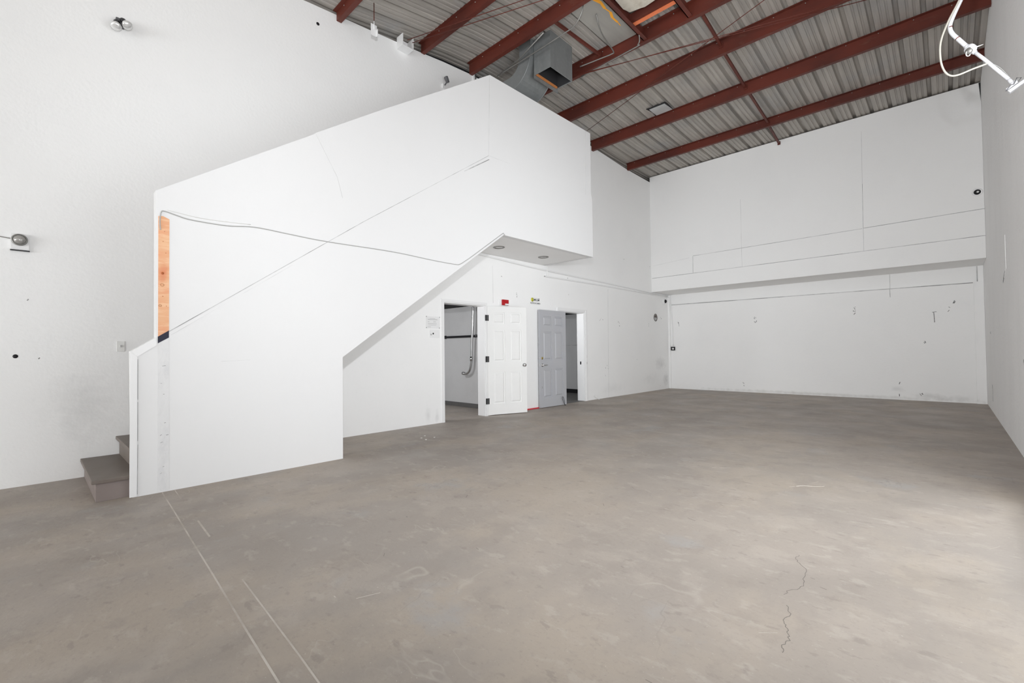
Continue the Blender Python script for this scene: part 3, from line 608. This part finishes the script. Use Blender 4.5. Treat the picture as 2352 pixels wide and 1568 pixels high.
# closet contents seen through the first doorway
r = thing('towel_bar', (-7.7, 6.49, 1.5), 'black rail fixed across the wall inside the first closet', 'rail')
obj('bar', MB().box(-8.6, -7.14, 6.45, 6.465, 1.50, 1.545), 'black', r); 
b = MB(); b.box(-7.22, -7.14, 6.466, 6.505, 1.495, 1.55); obj('bracket', b, 'black', r)
b = MB(); b.box(-7.20, -7.16, 6.445, 6.449, 1.512, 1.535); obj('screw_plate', b, 'chrome', r)
b = MB(); b.box(-8.30, -8.24, 6.466, 6.505, 1.49, 1.56); obj('bracket', b, 'black', r)
pts = [(-7.18, 6.38, 2.168), (-7.20, 6.38, 1.75), (-7.235, 6.38, 1.40), (-7.255, 6.38, 1.05), (-7.275, 6.38, .90), (-7.32, 6.38, .79), (-7.40, 6.38, .735), (-7.50, 6.38, .73)]
r = thing('drain_pipe', (-7.25, 6.38, .72), 'bent chrome pipe hanging down inside the first closet', 'pipe')
obj('pipe', MB().tube(smooth(pts), .026, 14), 'chrome', r)
b = MB(); b.tube([(-7.25, 6.38, 1.09), (-7.258, 6.38, 1.0)], .033, 14); obj('coupling', b, 'chrome', r)
b = MB(); b.tube([(-7.47, 6.38, .73), (-7.54, 6.38, .735)], .034, 14); obj('end_fitting', b, 'chrome', r)

# ------------------------------------------------------------------ wall fittings, left wall
def conduit_wall(pts, rad, label):
    o = obj('wall_conduit', MB().tube(smooth(pts, 5), rad, 10), 'white'); tag(o, label, 'conduit', 'white conduits on the left wall')
conduit_wall([(XL+.018, 5.30, 2.985), (XL+.018, 5.9, 2.975), (XL+.018, 7.55, 2.915), (XL+.018, 10.0, 2.88), (XL+.018, 11.8, 2.85), (XL+.018, 12.4, 2.838), (XL+.018, 13.46, 2.835)], .016, 'upper white conduit running along the left wall to the far corner')
conduit_wall([(XL+.020, 7.64, 3.012), (XL+.020, 7.64, 2.93), (XL+.022, 7.64, 2.83), (XL+.020, 7.67, 2.792), (XL+.018, 7.76, 2.785), (XL+.018, 10.1, 2.80), (XL+.018, 12.4, 2.797), (XL+.018, 13.46, 2.797)], .015, 'lower white conduit dropping from the landing then running to the far corner')
conduit_wall([(XL+.045, YF-.085, 2.795), (XL+.085, YF-.075, 2.74), (-6.135, YF-.03, 2.58), (-6.12, YF-.016, 2.3), (-6.10, YF-.014, 1.9), (-6.09, YF-.014, 1.30)], .014, 'white flexible conduit dropping down the far corner to the black socket')
r = thing('wall_socket', (-6.08, YF-.02, 1.16), 'small black square socket low on the far wall near the left corner', 'socket')
obj('box', MB().box(-6.145, -6.03, YF-.05, YF-.001, 1.16, 1.272, bevel=.006), 'black', r)
b = MB(); b.lathe([(0, .008), (.026, .008), (.030, 0)], 20, on_far(-6.083, YF-.05, 1.213)); obj('socket_face', b, 'white', r)
# red fire alarm
r = thing('fire_alarm', (XL, 6.30, 2.07), 'red fire alarm strobe on the left wall above the white door', 'fire alarm')
obj('back_box', MB().box(XL+.001, XL+.03, 6.205, 6.39, 2.085, 2.195, bevel=.004), 'white', r)
obj('red_body', MB().box(XL+.03, XL+.065, 6.235, 6.40, 2.080, 2.190, bevel=.006), 'red', r)
b = MB(); b.box(XL+.065, XL+.085, 6.29, 6.39, 2.082, 2.112, bevel=.004); obj('strobe_lens', b, 'white', r)
# notice signs
r = thing('camera_sign', (XL, 7.26, 2.165), 'small white sign with a yellow smiley over lettering, above and left of the grey door', 'sign')
obj('plate', MB().box(XL+.001, XL+.004, 7.115, 7.405, 2.16, 2.305), 'paper', r)
b = MB(); b.lathe([(0, .003), (.042, .003), (.042, 0)], 24, on_left(XL+.004, 7.165, 2.258)); fc = obj('smiley', b, 'yellow', r)
b = MB()
for dy in (-.013, .013): b.lathe([(0, .001), (.006, .001), (.006, 0)], 10, on_left(XL+.007, 7.165+dy, 2.270))
b.tube([(XL+.0075, 7.165+.024*math.cos(a), 2.256+.024*math.sin(a)) for a in [math.pi*(1.15+.7*k/8) for k in range(9)]], .003, 6)
obj('face_marks', b, 'ink', fc)
text('lettering', 'SMILE', .062, r, on_left(XL+.0045, 7.268, 2.258))
text('lettering', "YOU'RE ON CAMERA", .034, r, on_left(XL+.0045, 7.26, 2.187))
b = MB(); b.box(XL+.004, XL+.006, 7.345, 7.39, 2.245, 2.265); b.prism([(7.345, 2.25), (7.335, 2.235), (7.36, 2.245)], 'x', XL+.004, XL+.006); b.lathe([(0, .003), (.012, .003), (.012, 0)], 14, on_left(XL+.004, 7.372, 2.280)); obj('camera_icon', b, 'ink', r)
r = thing('paper_notice', (XL, 4.63, 1.59), 'faded paper notice pinned left of the first doorway', 'notice')
obj('sheet', MB().box(XL+.001, XL+.002, 4.49, 4.775, 1.59, 1.79), 'paper', r)
b = MB()
for z, a, c, h_ in ((1.755, 4.57, 4.68, .005), (1.737, 4.53, 4.725, .009), (1.70, 4.53, 4.56, .007), (1.70, 4.64, 4.70, .007), (1.668, 4.53, 4.71, .006), (1.645, 4.54, 4.70, .004), (1.615, 4.53, 4.59, .005)):
    b.box(XL+.002, XL+.0028, a, c, z-h_/2, z+h_/2)
obj('faded_lines', b, 'greyink', r, kind='stuff')
for (y, z) in ((4.50, 1.785), (4.77, 1.782), (4.765, 1.60), (4.50, 1.60)):
    b = MB(); b.lathe([(0, .004), (.007, .003), (.008, 0)], 10, on_left(XL+.002, y, z)); obj('pin', b, 'scuff', r)
r = thing('wall_plate', (XL, 4.67, 1.44), 'white blank plate with a black hole, directly under the paper notice', 'wall plate')
obj('plate', MB().box(XL+.001, XL+.008, 4.565, 4.765, 1.435, 1.565, bevel=.003), 'white', r)
b = MB(); disc(b, 4.632, 1.503, .014, XL+.008, .002); obj('hole', b, 'black', r)
b = MB(); b.box(XL+.008, XL+.0088, 4.575, 4.605, 1.475, 1.50); obj('sticker', b, 'greyink', r)
r = thing('light_switch', (XL, .645, 1.24), 'white light switch plate on the left wall beside the stair foot', 'light switch')
obj('plate', MB().box(XL+.001, XL+.008, .612, .678, 1.238, 1.345, bevel=.003), 'offwhite', r)
obj('toggle', MB().box(XL+.008, XL+.020, .640, .650, 1.285, 1.305), 'greyink', r)
# bulkhead lamp low on the left wall
r = thing('bulkhead_lamp', (XL, -.075, 2.16), 'round grey bulkhead lamp on a white square plate at the left edge', 'wall lamp')
obj('back_plate', MB().box(XL+.001, XL+.02, -.135, -.015, 2.185, 2.335, bevel=.003), 'white', r)
b = MB(); b.lathe([(.052, 0), (.054, .018), (.048, .03), (.044, .026)], 32, on_left(XL+.02, -.078, 2.277)); obj('bezel', b, 'steel', r)
b = MB(); b.lathe([(.046, .012), (.040, .030), (.024, .044), (0, .050)], 32, on_left(XL+.02, -.078, 2.277)); obj('lens', b, 'glass', r)
obj('lower_strip', MB().box(XL+.001, XL+.035, -.137, -.012, 2.176, 2.184), 'black', r)  # black strip under the back plate
obj('wire', MB().tube(smooth([(XL+.006, -.30, 2.31), (XL+.006, -.22, 2.295), (XL+.012, -.135, 2.285)]), .004, 6), 'steel', r)
# twin reflector lamps high on the left wall
r = thing('twin_floodlight', (XL, .62, 4.55), 'twin reflector floodlight high on the left wall', 'floodlight')
b = MB(); b.box(XL+.001, XL+.05, .585, .655, 4.63, 4.715, bevel=.006); obj('junction_box', b, 'darkmetal', r)
def bulb(y, z, dx, dy, dz, y0, z0):
    d = Vector((dx, dy, dz)).normalized(); q = d.to_track_quat('Z', 'Y').to_matrix().to_4x4(); T = Matrix.Translation((XL+.075, y, z)) @ q @ Matrix.Scale(.74, 4)
    b = MB(); b.lathe([(.0, -.075), (.030, -.072), (.038, -.045), (.034, .01)], 20, T); b.tube([(XL+.045, y0, z0), tuple(T @ Vector((0, 0, -.05)))], .011, 8); s_ = obj('lamp_holder', b, 'black', r)
    b = MB(); b.lathe([(.028, -.005), (.036, .02), (.054, .055), (.062, .085), (.052, .10), (.025, .108), (0, .11)], 28, T); obj('bulb', b, 'bulb', r)
bulb(.588, 4.628, .75, -.15, -1.0, .60, 4.66); bulb(.652, 4.672, .75, .35, -.80, .635, 4.68)
# hole and dome near the corner
r = thing('wall_vent', (XL, 12.68, 2.02), 'dark oval hole in the left wall near the far corner', 'hole')
b = MB(); b.lathe([(.110, 0), (.112, .006), (.092, .006), (.090, .002)], 28, on_left(XL+.001, 12.685, 2.135)); obj('ring', b, 'hole', r)
b = MB(); b.lathe([(0, .002), (.094, .002)], 28, on_left(XL+.001, 12.685, 2.135)); obj('core', b, 'greyink', r)
b = MB(); b.prism([(12.60, 2.14), (12.77, 2.13), (12.75, 2.18), (12.70, 2.215), (12.65, 2.21)], 'x', XL+.003, XL+.0045); obj('dark_cavity', b, 'hole', r)
r = thing('dome_camera', (XL, 13.27, 2.6), 'small black-eyed dome camera on the left wall by the far corner', 'security camera', )
b = MB(); b.lathe([(.095, 0), (.09, .02), (.06, .03), (0, .03)], 24, on_left(XL+.001, 13.26, 2.652)); obj('base', b, 'white', r)
b = MB(); b.lathe([(.055, 0), (.05, .025), (.03, .042), (0, .048)], 24, on_left(XL+.03, 13.285, 2.652)); obj('lens', b, 'black', r)
r = thing('round_vent', (.49, YS, 4.08), 'round black vent with a white rim high on the far wall at right', 'vent')
b = MB(); b.lathe([(.050, .010), (.060, .014), (.075, .006), (.078, 0)], 28, on_far(.465, YS-.001, 4.134)); obj('rim', b, 'white', r)
b = MB(); b.lathe([(0, .006), (.05, .006), (.052, .010)], 28, on_far(.465, YS-.001, 4.134)); obj('core', b, 'black', r)
b = MB(); b.lathe([(0, .010), (.016, .010), (.018, .006)], 16, on_far(.472, YS-.001, 4.138)); obj('hub', b, 'offwhite', r)

# brackets along the top of the left wall
r = thing('hanger_plate', (-5.74, 3.30, 5.66), 'white hanger plate on a thin rod at the top of the left wall', 'bracket')
b = MB(); b.box(-5.746, -5.738, 3.245, 3.335, 5.64, 5.80); b.box(-5.746, -5.71, 3.327, 3.335, 5.64, 5.74); obj('plate', b, 'white', r)
obj('rod', MB().tube([(-5.73, 3.287, 5.75), (-5.73, 3.287, 6.10)], .006, 8), 'purlin', r)
b = MB(); b.tube([(-5.73, 3.287, 5.73), (-5.73, 3.287, 5.84)], .009, 8); obj('clip', b, 'white', r)
r = thing('channel_bracket', (-6.15, 4.06, 5.98), 'white box-shaped channel bracket on the left wall beside the sixth beam', 'bracket')
b = MB(); b.box(XL+.001, XL+.009, 3.97, 4.17, 6.0, 6.185); b.box(XL+.009, -6.06, 3.97, 3.978, 6.0, 6.185); b.box(XL+.009, -6.06, 4.162, 4.17, 6.0, 6.185); b.box(XL+.009, -6.06, 3.978, 4.162, 6.0, 6.008); obj('channel', b, 'white', r)
b = MB(); b.tube([(-6.10, 4.17, 6.17), (-6.10, 4.23, 6.185)], .008, 8); obj('stud', b, 'white', r)
b = MB(); disc(b, 4.06, 6.09, .012, XL+.009, .003); obj('bolt', b, 'black', r)
r = thing('small_bracket', (-6.19, 9.55, 6.18), 'tiny white bracket on the left wall just past the stair box top', 'bracket')
b = MB(); b.box(XL+.001, -6.14, 9.50, 9.508, 6.17, 6.27); b.box(XL+.001, -6.14, 9.592, 9.60, 6.17, 6.27); b.box(XL+.001, -6.14, 9.508, 9.592, 6.17, 6.18); b.box(XL+.001, -6.14, 9.508, 9.592, 6.26, 6.27); obj('channel', b, 'white', r)
b = MB(); b.box(XL+.001, XL+.004, 9.51, 9.59, 6.182, 6.258); obj('core', b, 'black', r)
r = thing('bracket_post', (-6.2, 5.6, 6.1), 'short white post on the left wall top beside the fifth beam', 'bracket')
obj('post', MB().box(XL+.001, XL+.03, 5.57, 5.60, 6.10, 6.34), 'white', r); obj('rod', MB().tube([(XL+.02, 5.63, 6.10), (XL+.02, 5.63, 6.30)], .010, 8), 'steel', r)
r = thing('spot_fitting', (XL, 4.9, 5.75), 'small grey spot fitting peeking above the stair panel', 'spotlight')
b = MB(); b.box(XL+.001, XL+.03, 4.86, 4.94, 5.74, 5.82); obj('base', b, 'white', r)
b = MB(); b.lathe([(0, -.05), (.03, -.045), (.036, .04), (.03, .05), (0, .03)], 16, Matrix.Translation((XL+.09, 4.90, 5.87)) @ Matrix.Rotation(.5, 4, 'X')); b.tube([(XL+.03, 4.90, 5.80), (XL+.09, 4.90, 5.83)], .01, 8); obj('head', b, 'darkmetal', r)

# ------------------------------------------------------------------ pipe arm near the head of the side opening
Y = 5.475
r = thing('pipe_arm', (.41, Y, 3.25), 'white pipe arm with a junction box reaching from the right wall up to the roof', 'pipe')
arm = smooth([(.275, Y, 6.38), (.27, Y, 5.6), (.258, Y, 4.75), (.236, Y, 4.45), (.196, Y, 4.29), (.143, Y, 4.162), (.101, Y, 4.065), (.0735, Y, 3.986), (.0728, Y, 3.937), (.0885, Y, 3.889), (.122, Y, 3.829), (.172, Y, 3.74)], 5)
obj('upper_pipe', MB().tube(arm, .0155, 14), 'pipewhite', r)
for p, q in (((.0728, 3.962), (.0735, 3.955)), ((.1145, 3.844), (.118, 3.838))):
    b = MB(); b.tube([(p[0], Y, p[1]), (q[0], Y, q[1])], .0168, 14); obj('tape_mark', b, 'purlin', r)
jb = Vector((.192, Y, 3.712))
b = MB(); b.lathe([(0, -.030), (.030, -.029), (.036, -.018), (.037, .012), (.034, .024), (.026, .030), (0, .030)], 24, Matrix.Translation(jb) @ Matrix.Rotation(math.radians(78), 4, 'X') @ Matrix.Rotation(math.radians(-28), 4, 'Y'))
b.tube([(.165, Y, 3.752), (.183, Y, 3.722)], .0185, 14); b.tube([(.202, Y, 3.695), (.219, Y, 3.669)], .0165, 14); obj('junction_box', b, 'pipewhite', r)
b = MB(); b.lathe([(0, .006), (.022, .004), (.027, -.004), (.027, -.012)], 20, Matrix.Translation((.176, Y-.026, 3.692)) @ Matrix.Rotation(math.radians(96), 4, 'X') @ Matrix.Rotation(math.radians(-30), 4, 'Y')); obj('cover_plate', b, 'steel', r)
b = MB(); b.tube(smooth([(.167, Y-.035, 3.685), (.163, Y-.038, 3.665), (.168, Y-.036, 3.648), (.182, Y-.034, 3.645), (.187, Y-.034, 3.655)]), .0035, 8); obj('loose_wire', b, 'offwhite', r)
b = MB(); b.tube([(.222, Y, 3.714), (.268, Y+.01, 3.722)], [.006, .002], 8); obj('threaded_stub', b, 'offwhite', r)
obj('lower_pipe', MB().tube([(.214, Y, 3.678), (.27, Y, 3.59), (.408, Y, 3.358)], .0125, 14), 'pipewhite', r)
def seg(b, p, q, hw, hy, bev=.002):       # a flat bar between two points of the plane y = Y
    p, q = Vector(p), Vector(q); d = (q-p); L_ = d.length; a = math.atan2(d.z, d.x)
    b.box(0, L_, -hy, hy, -hw, hw, Matrix.Translation(p) @ Matrix.Rotation(-a, 4, 'Y'), bevel=bev)
b = MB(); seg(b, (.400, Y-.01, 3.253), (.553, Y-.01, 3.347), .0125, .020); obj('strut_channel', b, 'pipewhite', r)
b = MB(); seg(b, (.388, Y-.012, 3.276), (.452, Y-.012, 3.318), .008, .014); obj('clamp_bar', b, 'pipewhite', r)
for q in ((.423, 3.318), (.440, 3.329)):
    b = MB(); b.lathe([(0, -.016), (.009, -.015), (.010, .012), (0, .014)], 14, Matrix.Translation((q[0], Y-.006, q[1])) @ Matrix.Rotation(math.radians(90), 4, 'X')); obj('clamp_nut', b, 'pipewhite', r)
b = MB(); b.tube([(.404, Y, 3.364), (.424, Y, 3.322)], .0135, 12); obj('clamp_neck', b, 'pipewhite', r)
b = MB(); b.tube([(.384, Y-.03, 3.262), (.412, Y-.032, 3.302), (.428, Y-.032, 3.300), (.446, Y-.032, 3.345), (.47, Y-.03, 3.338), (.452, Y-.03, 3.312)], .0035, 8); obj('clamp', b, 'darkmetal', r)

Z0 = .29985
o = obj('loose_cable', MB().tube(smooth([(.25, Y-.024, 5.6), (.236, Y-.024, 4.75), (.218, Y-.024, 4.45), (.182, Y-.024, 4.285), (.131, Y-.024, 4.148), (.06, Y-.03, 3.997), (.011, Y-.03, 3.847), (.006, Y-.03, 3.697), (.0255, Y-.03, 3.589), (.0615, Y-.03, 3.529), (.1125, Y-.03, 3.512), (.2025, Y-.03, 3.525), (.282, Y-.026, 3.534)]), .0072, 10), 'cablecream'); tag(o, 'loose off-white cable looping below the pipe arm on the right', 'cable')
o = obj('thin_wire', MB().tube(smooth([(.282, Y-.026, 3.534), (.318, Y-.02, 3.518), (.36, Y-.012, 3.47), (.398, Y-.012, 3.395)]), .0016, 6), 'cable'); tag(o, 'hair-thin wire running from the loose cable to the clamp at right', 'wire')
o = obj('surface_wire', MB().tube(smooth([(XR-.008, 5.85, 4.05), (XR-.008, 5.82, 3.92), (XR-.008, 5.86, 3.74), (XR-.008, 5.93, 3.68)]), .008, 8), 'white'); tag(o, 'short white wire on the right wall at the picture edge', 'cable')

# ------------------------------------------------------------------ bits on the floor
o = obj('wire_loop', MB().tube(smooth([(-6.08, 8.03, .006), (-6.07, 8.01, .10), (-6.075, 7.97, .19), (-6.08, 7.95, .17), (-6.07, 7.99, .06), (-6.06, 8.04, .006)]), .005, 8), 'black'); tag(o, 'black wire loop standing at the foot of the grey door', 'wire')
o = obj('white_stick', MB().tube([(-6.215, 9.385, .10), (-6.12, 9.46, .008)], .009, 8), 'white'); tag(o, 'short white stick leaning on the left wall past the grey door', 'stick')
b = MB(); b.prism([(-6.205, 6.62), (-6.19, 7.0), (-6.20, 7.62), (-6.222, 7.62), (-6.222, 6.62)], 'z', .0005, .02); o = obj('red_tape', b, 'redtape'); tag(o, 'red tape strip along the wall foot between the two doors', 'tape')
for k, (x, y) in enumerate(((-5.35, 3.75), (-5.25, 3.9), (-5.45, 3.88), (-5.2, 3.72))):
    b = MB(); b.prism([(x, y), (x+.02, y+.005), (x+.016, y+.02), (x+.002, y+.014)], 'z', .0005, .006); o = obj('paint_flake', b, 'chip'); tag(o, 'tiny white paint flake on the floor by the lower wall under the stairs', 'paint flake', 'paint flakes under the stairs')
b = MB(); b.tube(smooth([(-.98, 4.57, .004), (-.93, 4.63, .005), (-.86, 4.66, .004), (-.80, 4.72, .005)]), .0016, 6); o = obj('straw', b, 'joint'); tag(o, 'thin pale straw lying mid-floor at right', 'straw')
